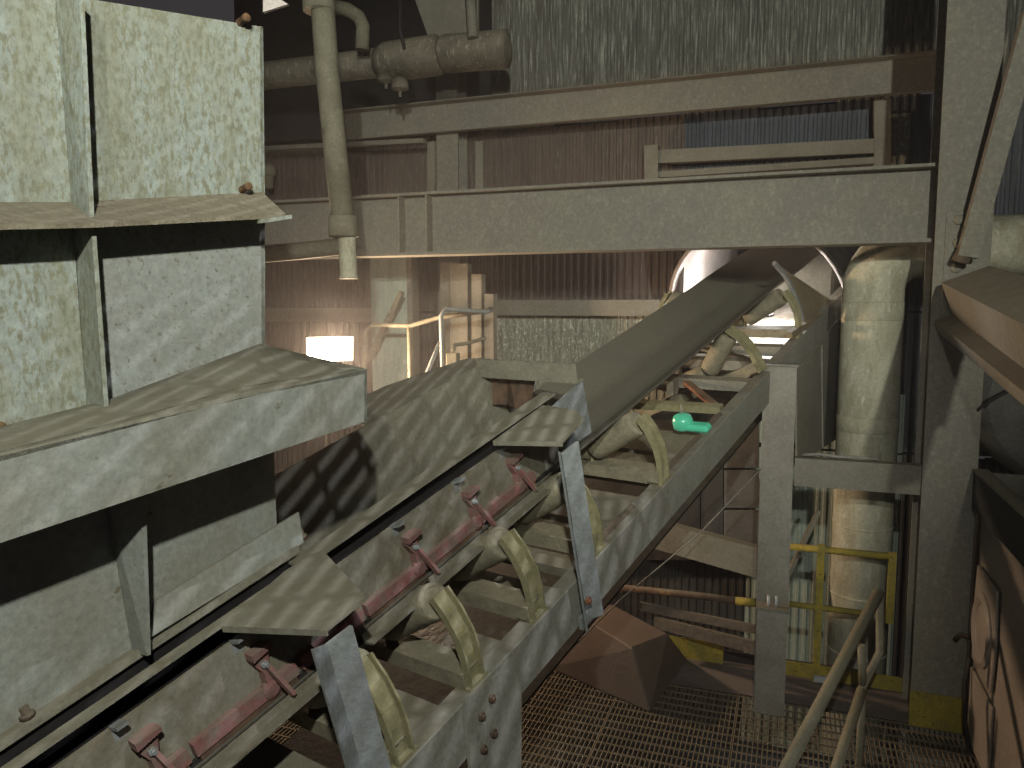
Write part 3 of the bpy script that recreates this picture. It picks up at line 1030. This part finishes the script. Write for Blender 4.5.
# beam across the chute
bt = -.14
bm_ = thing('chute_beam', 'deep dusty beam across the chute in the left foreground', 'beam', ST(180, 470, bt))
f0 = [ST(-60, 470, bt), ST(367, 369, bt), ST(367, 421, bt), ST(-60, 563, bt)]
build('web', MB().prism(f0, T * -.014), M['chute_low'], bm_)
mb = MB()
tp0 = [ST(-60, 470, bt), ST(120, 424, bt), ST(240, 393, bt), ST(367, 369, bt)]
tp1 = [ST(-60, 452, CT), ST(107, 408, CT), ST(264, 350, CT), ST(345, 366, CT + .06)]
mb.grid([[p.lerp(q, k) for p, q in zip(tp0, tp1)] for k in (0, .12, .6, .85, 1)])
mb.grid([[p - Z * .015 for p in tp0], [p - Z * .015 for p in tp1]])
mb.grid([[p + Z * .0 for p in tp0], [p - Z * .015 for p in tp0]])
build('top_flange', mb, M['lid'], bm_)
# drift of dust heaped against the chute
rows = []
for i, (p, q) in enumerate(zip(tp0, tp1)):
    rows.append([p.lerp(q, .12) + Z * .001, p.lerp(q, .6) + Z * (.024, .024, .03, .006)[i], p.lerp(q, .85) + Z * (.03, .03, .04, .006)[i], q + Z * .003])
mb = MB().grid(rows, True)
build('dust_drift', mb, M['lid'], bm_, kind='stuff')
e = [ST(367, 369, bt), ST(367, 421, bt)]
build('end_plate', MB().prism([e[0], e[1], e[1] - T * .26, e[0] - T * .26], (S - Z * S.z).normalized() * -.012), M['chute_low'], bm_)

# ================================================================== FLOODLIGHT AND HANDRAIL
FV = 6.2
fp = BV(330, 349, FV)
fdir = (V((0.5, -1.0, -.10))).normalized()
fsx = fdir.cross(Z).normalized()
fsy = fsx.cross(fdir).normalized()
fl = thing('floodlight', 'blazing warm floodlight behind the chute beam', 'floodlight', fp)
bk = fp - fdir * .16
hx, hy = .22, .115
A_ = [fp + fsx * a * hx + fsy * b_ * hy for a, b_ in ((-1, -1), (1, -1), (1, 1), (-1, 1))]
Bk = [bk + fsx * a * hx * .6 + fsy * b_ * hy * .6 for a, b_ in ((-1, -1), (1, -1), (1, 1), (-1, 1))]
build('housing', MB().hexa(A_, Bk), M['steel'], fl)
build('lens', MB().box(fp + fdir * .008, fsx, fsy, fdir, hx * 1.9, hy * 1.9, .012), M['lamp_glass'], fl)
build('bracket', MB().tube([bk, bk - fdir * .12 + Z * .02, bk - fdir * .12 - Z * .5, bk - fdir * .12 - Z * 2.0], .016, 8), M['pipe'], fl)
lamp('flood_light', 'AREA', fp + fdir * .03, 170, (1, .70, .46), target=fp + V((3, -2.0, -.9)), shape='RECTANGLE', size=.4, size_y=.2)
lamp('flood_spill_light', 'POINT', fp + fdir * .16, 21, (1, .72, .5), .08)

HR = 6.7
hr = thing('pipe_handrail', 'bare pipe handrail beside the floodlight catching warm light', 'handrail', BV(400, 420, HR))
hps = [(364, 372), (366, 332), (372, 325), (410, 326), (437, 318), (492, 310)]
build('top_rail', MB().tube([BV(*p, HR) for p in hps], .022, 10), M['pipe'], hr)
build('post', MB().tube([BV(409, 326, HR), BV(412, 470, HR)], .022, 10), M['pipe'], hr)
build('post', MB().tube([BV(491, 309, HR), BV(487, 312, HR - .1), BV(445, 309, HR - .3), BV(441, 316, HR - .3), BV(445, 440, HR - .3)], .022, 10), M['galv'], hr)
build('brace', MB().tube([BV(440, 342, HR - .3), BV(418, 395, HR - .3), BV(410, 420, HR - .3)], .02, 8), M['galv'], hr)
jb = thing('junction_box', 'small grey junction box on the handrail post by the wall column', 'box', BV(452, 362, HR - .3))
build('body', MB().box(BV(453, 360, HR - .3), G, B, Z, .11, .08, .13), M['pipe'], jb, bevel=.008)
build('conduit', MB().tube([BV(453, 352, HR - .3), BV(455, 345, HR - .25), BV(468, 343, HR - .1), BV(486, 338, HR)], .018, 8), M['pipe'], jb)
o = build('diagonal_strut', MB().bar(BV(402, 292, 7.0), BV(352, 392, 7.0), .05, .05, B), M['pipe'])
tag(o, 'thin diagonal strut crossing behind the handrail corner', 'strut')

# ================================================================== PIPES TOP LEFT
def pY(x, y, Y):
    return on(x, y, (0, Y, 0), V((0, 1, 0)))


vp = thing('drop_pipe', 'vertical drop pipe with coupling hanging in front of the girder', 'pipe', pY(343, 235, 5.5))
build('pipe', MB().tube([pY(321, -20, 5.5), pY(327, 70, 5.5), pY(343, 222, 5.5)], .082, 16), M['pipe'], vp)
build('collar', MB().lathe(pY(319, 8, 5.5), pY(327, 70, 5.5) - pY(321, -20, 5.5), [(.085, -.09), (.11, -.08), (.11, .02), (.085, .03)], 16), M['pipe'], vp)
build('coupling', MB().lathe(pY(343, 215, 5.5), (0, 0, -1), [(.08, 0), (.105, .012), (.105, .15), (.07, .16)], 18), M['pipe'], vp)
build('stub', MB().lathe(pY(347, 236, 5.5), (0.02, 0, -1), [(.05, 0), (.062, .01), (.062, .27), (.066, .28), (.066, .30), (.05, .30)], 14), M['duct'], vp)
build('branch', MB().tube([pY(346, 246, 5.55), pY(300, 251, 5.45), pY(240, 256, 5.35)], .06, 14), M['pipe'], vp)

lg = thing('lagged_pipe', 'thick flaking lagged pipe running across at the top', 'pipe', BV(400, 70, 7.0))
pts = [BV(200, 84, 7.0), BV(265, 76, 7.0), BV(385, 62, 7.0)]
build('pipe', MB().tube(pts, .14, 18), M['pipe_old'], lg)
build('lagging', MB().tube([BV(378, 63, 7.0), BV(388, 62, 7.0), BV(438, 55, 7.0), BV(442, 54, 7.0)], [.14, .19, .19, .15], 18), M['pipe_old'], lg)
build('lagging', MB().tube([BV(440, 55, 7.0), BV(446, 54, 7.0), BV(506, 49, 7.0), BV(508, 49, 7.0)], [.14, .175, .175, .1], 18), M['pipe_old'], lg)
for px in ((386, 74), (400, 82)):
    p = BV(*px, 6.95)
    build('drain_cap', MB().lathe(p + Z * .06, (0, 0, -1), [(.04, 0), (.075, .04), (.085, .10), (.085, .13), (.05, .14), (.015, .15), (.015, .2)], 14), M['pipe_old'], lg)
build('hanger', MB().tube([BV(400, -20, 6.85), BV(400, 30, 6.85), BV(405, 50, 6.82)], .018, 8), M['dark'], lg)
build('hanger', MB().tube([BV(470, -10, 6.8), BV(473, 38, 6.8)], .05, 8), M['steel'], lg)
el = thing('elbow_pipe', 'small lagged elbow pipe turning down at upper left', 'pipe', BV(360, 40, 6.6))
build('pipe', MB().tube([BV(333, 6, 6.6), BV(348, 10, 6.6), BV(359, 17, 6.6), BV(363, 26, 6.6), BV(362, 50, 6.6)], .065, 12), M['pipe'], el)
br = thing('bracket_plate', 'big gusseted hanger bracket above the lagged pipe', 'bracket', BV(445, 30, 7.1))
build('plate', MB().prism([BV(408, -20, 7.15), BV(478, -20, 7.15), BV(478, 42, 7.15), BV(430, 42, 7.15)], B * .03), M['steel'], br)
build('rib', MB().prism([BV(462, -20, 7.05), BV(476, -20, 7.05), BV(476, 44, 7.05), BV(462, 44, 7.05)], B * .02), M['steel'], br)
o = build('torn_sheet', MB().prism([pY(263, -12, 3.6), pY(288, 4, 3.6), pY(263, 12, 3.6)], (0, .02, 0)), M['hood'])
tag(o, 'small pale torn sheet corner at the top beside the chute', 'sheet')
ec = thing('conduit_fitting', 'small pale conduit fitting on the warm-lit siding by the chute edge', 'fitting', BV(270, 180, 7.9))
build('cap', MB().lathe(BV(268, 163, 7.9), (0, 0, -1), [(.04, 0), (.09, .05), (.09, .14), (.06, .16), (.05, .3)], 12), M['pipe'], ec)
o = build('cross_bar_dark', MB().bar(BV(240, 150, 7.9), BV(425, 141, 7.9), .08, .05, Z), M['steel'])
o.name = 'cross_bar'
tag(o, 'thin dark cross bar under the upper beam at left', 'bar')

# ================================================================== BIG DUCT
DV, DR = 6.95, .235
du = thing('round_duct', 'thick pale round duct rising behind the yellow guardrail and turning right', 'duct', W(.63, DV, -3))
cu = .61
zt = 3.18
path = [W(cu, DV, -3), W(cu, DV, zt)]
path += [W(cu + .33 * (1 - math.cos(a)), DV, zt + .33 * math.sin(a)) for a in [math.pi / 2 * k / 10 for k in range(1, 11)]]
path += [W(4.4, DV, zt + .33)]
build('duct', MB().tube(path, DR, 28, caps=True), M['duct'], du)
for z, h in ((2.93, .15), (2.02, .13), (1.22, .02), (.62, .03), (.12, .03)):
    build('band', MB().lathe(W(cu, DV, z), Z, [(DR, 0), (DR + .004, .003), (DR + .004, h - .003), (DR, h)], 28), M['duct'], du)
p = W(cu + .02, DV - DR - .004, 2.06)

# ================================================================== RIGHT SIDE
rb = thing('inclined_channel', 'dusty inclined channel running toward the viewer from the tall column', 'beam', W(1, 5.8, 3))
a0, a1 = W(.93, 5.9, 3.205), W(.93, 3.3, 2.90)
d = (a1 - a0).normalized()
sx = (G + Z * .38).normalized()
sy = sx.cross(d).normalized()
if sy.z < 0:
    sy = -sy
build('channel', MB().profile([(0, 0), (.30, 0), (.30, -.02), (.014, -.02), (.014, -.26), (.1, -.26), (.1, -.275), (0, -.275)], a0, sx, sy, a1 - a0), M['girder'], rb)
rb2 = thing('inclined_angle', 'lower inclined angle iron running toward the viewer below the channel', 'beam', W(1, 5.8, 2.8))
a0, a1 = W(.91, 5.95, 2.95), W(.95, 3.4, 2.62)
build('angle', MB().profile([(0, 0), (.12, 0), (.12, -.012), (.012, -.012), (.012, -.09), (0, -.09)], a0, sx, sy, a1 - a0), M['girder'], rb2)
db = thing('diagonal_brace', 'diagonal channel brace leaning right from the tall column', 'brace', W(1.1, 6.0, 3.3))
a0, a1 = BV(967, 258, 5.95), BV(1034, 14, 5.85)
dd = (a1 - a0).normalized()
ex = dd.cross(B).normalized()
build('channel', MB().profile([(0, 0), (.012, .0), (.012, -.10), (.11, -.10), (.11, 0), (.122, 0), (.122, -.112), (0, -.112)], a0 - ex * .05, ex, B, a1 - a0), M['girder'], db)
build('dust_cake', MB().tube([BV(961, 262, 5.9), BV(968, 244, 5.88), BV(972, 228, 5.88), BV(977, 216, 5.88)], [.06, .045, .05, .015], 7), M['ore'], db, kind='stuff')
tk = thing('grey_tank', 'dark grey rounded tank end at the right edge behind the inclined angle', 'tank', W(1.99, 6.6, 1.7))
build('shell', MB().lathe(W(1.99, 7.8, 2.35), -B, [(.2, 0), (.62, .03), (.68, .1), (.68, 1.1), (.6, 1.25), (.3, 1.33)], 30), M['duct_dark'], tk)
build('rod', MB().tube([BV(983, 408, 5.9), BV(990, 401, 5.9), BV(1010, 390, 5.9), BV(1040, 374, 5.9)], .012, 8), M['dark'], tk)
tr = thing('black_trough', 'black open trough above the cabinet at the right edge', 'trough', W(1.5, 5.6, 1.8))
build('front_side', MB().box(W(1.22, 4.9, 1.78), B, G, Z, 2.2, .02, .26), M['dark'], tr)
build('rim', MB().box(W(1.25, 4.9, 1.92), B, G, Z, 2.2, .09, .02), M['steel'], tr)
build('far_side', MB().box(W(1.65, 4.9, 1.78), B, G, Z, 2.2, .02, .26), M['dark'], tr)
build('bottom', MB().box(W(1.43, 4.9, 1.66), B, G, Z, 2.2, .42, .02), M['dark'], tr)
build('end', MB().box(W(1.43, 5.99, 1.78), B, G, Z, .02, .42, .26), M['steel'], tr)

cb = thing('access_cabinet', 'pinkish steel cabinet with embossed round hatch at the right edge', 'cabinet', W(1.6, 5, 0))
CU = 1.26
build('body', MB().box(W(CU + .3, 4.75, .82), B, G, Z, 2.5, .58, 1.62), M['panel'], cb, bevel=.012)
hv, hz = 5.62, .95
door = build('hatch_door', MB().prism([W(CU, hv + a, hz + b_) for a, b_ in ((-.26, -.32), (.26, -.32), (.30, .0), (.26, .34), (-.26, .34), (-.30, .0))], G * -.02), M['panel'], cb, bevel=.006)
build('hatch_ring', MB().lathe(W(CU - .012, hv, hz - .02), -G, [(.24, 0), (.24, .02), (.21, .035), (.18, .02), (.17, .012), (.02, .012)], 26), M['panel'], door)
build('handle', MB().tube([W(CU, 6.0, .72), W(CU - .07, 6.0, .74), W(CU - .1, 6.02, .68)], .018, 8), M['rust_dark'], cb)
build('lower_door', MB().box(W(CU - .004, 5.62, .3), B, G, Z, .6, .02, .5), M['panel'], cb, bevel=.006)
build('hose', MB().tube([W(CU - .03, 5.88, .62), W(CU - .05, 5.86, .45), W(CU - .05, 5.8, .2), W(CU - .03, 5.7, .03)], .014, 8), M['rubber'], cb)
o = build('white_post', MB().box(W(1.295, 6.5, .62), G, B, Z, .06, .05, 1.24), M['white'])
tag(o, 'thin white post between the tall column and the cabinet', 'post')

# ================================================================== GUARDRAILS
gy = 6.47
ygr = thing('yellow_guardrail', 'worn yellow guardrail before the round duct', 'guardrail', W(.4, gy, 0))
build('top_rail', MB().tube([W(.03, gy, 1.11), W(.79, gy, 1.11)], .028, 10), M['yellow'], ygr)
build('mid_rail', MB().tube([W(.05, gy, .63), W(.60, gy, .63)], .024, 10), M['yellow'], ygr)
build('post', MB().box(W(.275, gy, .58), G, B, Z, .055, .055, 1.14), M['yellow'], ygr)
build('post', MB().box(W(.79, gy, .86), G, B, Z, .055, .055, .56), M['yellow'], ygr)
build('kick_plate', MB().box(W(.5, gy + .04, .07), G, B, Z, .95, .008, .12), M['yellow'], ygr)
build('socket', MB().box(W(.31, gy - .03, .05), G, B, Z, .10, .03, .05), M['white'], ygr)
kp = build('kick_plate', MB().box(W(-.72, gy + .06, .09), G, B, Z, .52, .008, .2), M['yellow'])
tag(kp, 'loose battered yellow kick plate left of the stub post', 'plate')
for x0, x1 in ((690, 760),):
    pass
lp = thing('fallen_rail', 'rusty fallen pipe rail with yellow end under the conveyor', 'rail', BV(690, 600, 6.3))
build('pipe', MB().tube([BV(614, 587, 6.4), BV(700, 596, 6.35), BV(740, 601, 6.3)], .03, 10), M['rust_dark'], lp)
build('yellow_end', MB().tube([BV(736, 601, 6.3), BV(758, 603, 6.28)], .034, 10), M['yellow'], lp)
for i, (x0, y0, x1, y1, hh, lab) in enumerate(((640, 606, 770, 632, .07, 'upper weathered board slanting under the fallen rail'),
                                                (655, 622, 770, 651, .10, 'lower weathered board slanting to the stub post'))):
    o = build('board', MB().bar(BV(x0, y0, 6.46 - .05 * i), BV(x1, y1, 6.2 - .05 * i), .03, hh, Z), M['wood'])
    tag(o, lab, 'board')
o = build('floor_upstand', MB().box(W(-1.6, 6.6, .05), G, B, Z, 4.4, .02, .10), M['dark'])
tag(o, 'dark toe plate along the far edge of the grating floor', 'plate')

hr2 = thing('front_handrail', 'grey pipe handrail sloping up from the bottom edge', 'handrail', FZ(860, 768))
p_top = V((0, 0, 0)) + on(879, 592, (0, 4.9, 0), V((0, 1, 0)))
p_low = on(775, 790, (0, 3.9, 0), V((0, 1, 0)))
build('top_rail', MB().tube([p_low, p_top], .036, 12), M['pipe'], hr2)
q0 = on(880, 598, (0, 4.95, 0), V((0, 1, 0)))
q1 = on(880, 652, (0, 4.95, 0), V((0, 1, 0)))
q2 = on(863, 686, (0, 4.9, 0), V((0, 1, 0)))
q3 = on(858, 790, (0, 4.85, 0), V((0, 1, 0)))
build('post', MB().tube([p_top, q0, q1, q2, q3], .026, 10), M['pipe'], hr2)
build('post', MB().tube([on(861, 645, (0, 4.9, 0), V((0, 1, 0))), q2], .024, 10), M['pipe'], hr2)
build('mid_rail', MB().tube([on(862, 690, (0, 4.9, 0), V((0, 1, 0))), on(826, 800, (0, 4.3, 0), V((0, 1, 0)))], .034, 12), M['pipe'], hr2)

# ================================================================== BROWN HOPPER UNDER THE CONVEYOR
bh = thing('brown_hopper', 'rust brown tapered hopper box on the grating under the conveyor', 'hopper', FZ(640, 700))
D = {'a': FZ(548, 668), 'b': FZ(650, 713), 'c': FZ(688, 660), 'd': FZ(590, 625)}
top = [pY(575, 613, 6.1), pY(632, 648, 5.62), pY(668, 634, 6.0), pY(612, 604, 6.4)]
build('shell', MB().hexa([D['a'], D['b'], D['c'], D['d']], top), M['brown'], bh, bevel=.012)

# ================================================================== CABLE
cbp = [K(-.03, .05, -.62), pY(700, 533, 5.7), pY(620, 600, 5.2), pY(540, 680, 4.4), pY(470, 765, 3.7), pY(440, 800, 3.4)]
o = build('pull_cord', MB().tube(cbp, .005, 6), M['cable'])
tag(o, 'thin slack pull cord running from the support column to the bottom edge', 'cord')

# ---- dark sheets put in for the shade under the belt, and lighter grey sheets
gd = thing('under_belt_sheets', 'dark sheets put in for the shade below the conveyor, with grey ones', 'guard', BV(690, 560, 8.1))
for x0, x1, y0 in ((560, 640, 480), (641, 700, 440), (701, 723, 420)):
    build('backing_sheet', MB().prism([BV(x0, y0, 8.12), BV(x1, y0 - 15, 8.12), BV(x1, 560, 8.12), BV(x0, 560, 8.12)], B * .01), M['dark_siding'], gd)
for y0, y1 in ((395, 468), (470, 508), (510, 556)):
    build('backing_sheet', MB().prism([BV(724, y0, 8.06), BV(759, y0, 8.06), BV(759, y1, 8.06), BV(724, y1, 8.06)], B * .01), M['duct_dark'], gd, label='lighter grey sheet')

# ---- dusty air
hz_m = bpy.data.materials.new('dusty_air')
hz_m.use_nodes = True
nt = hz_m.node_tree
nt.nodes.clear()
ou = nt.nodes.new('ShaderNodeOutputMaterial')
vo = nt.nodes.new('ShaderNodeVolumeScatter')
vo.inputs['Color'].default_value = (1, .96, .95, 1)
vo.inputs['Density'].default_value = .0095
vo.inputs['Anisotropy'].default_value = .55
nt.links.new(vo.outputs[0], ou.inputs['Volume'])
hz = build('dust_haze', MB().box(W(-1.7, 5.0, 2.6), G, B, Z, 8.2, 6.4, 6.0), hz_m, kind='stuff')

# ---- grating walkway overhead, out of the frame, that breaks the lamp light into stripes
wk = struct_root('walkway', V((.75, 1.7, 5.2)))
gd_ = V((.12, .9928, 0))
gx = V((.9928, -.12, 0))
for k in range(3):
    mb = MB()
    c0 = V((.75, 1.75, 5.2)) + gx * (-.95 + .95 * k)
    for i in range(26):
        mb.box(c0 + gx * (-.46 + .92 * i / 25), gx, gd_, Z, .008, 2.4, .032)
    for i in range(22):
        mb.box(c0 + gd_ * (-1.19 + 2.38 * i / 21) + Z * .01, gx, gd_, Z, .92, .012, .012)
    build('grating_panel', mb, M['grating'], wk, kind='stuff')
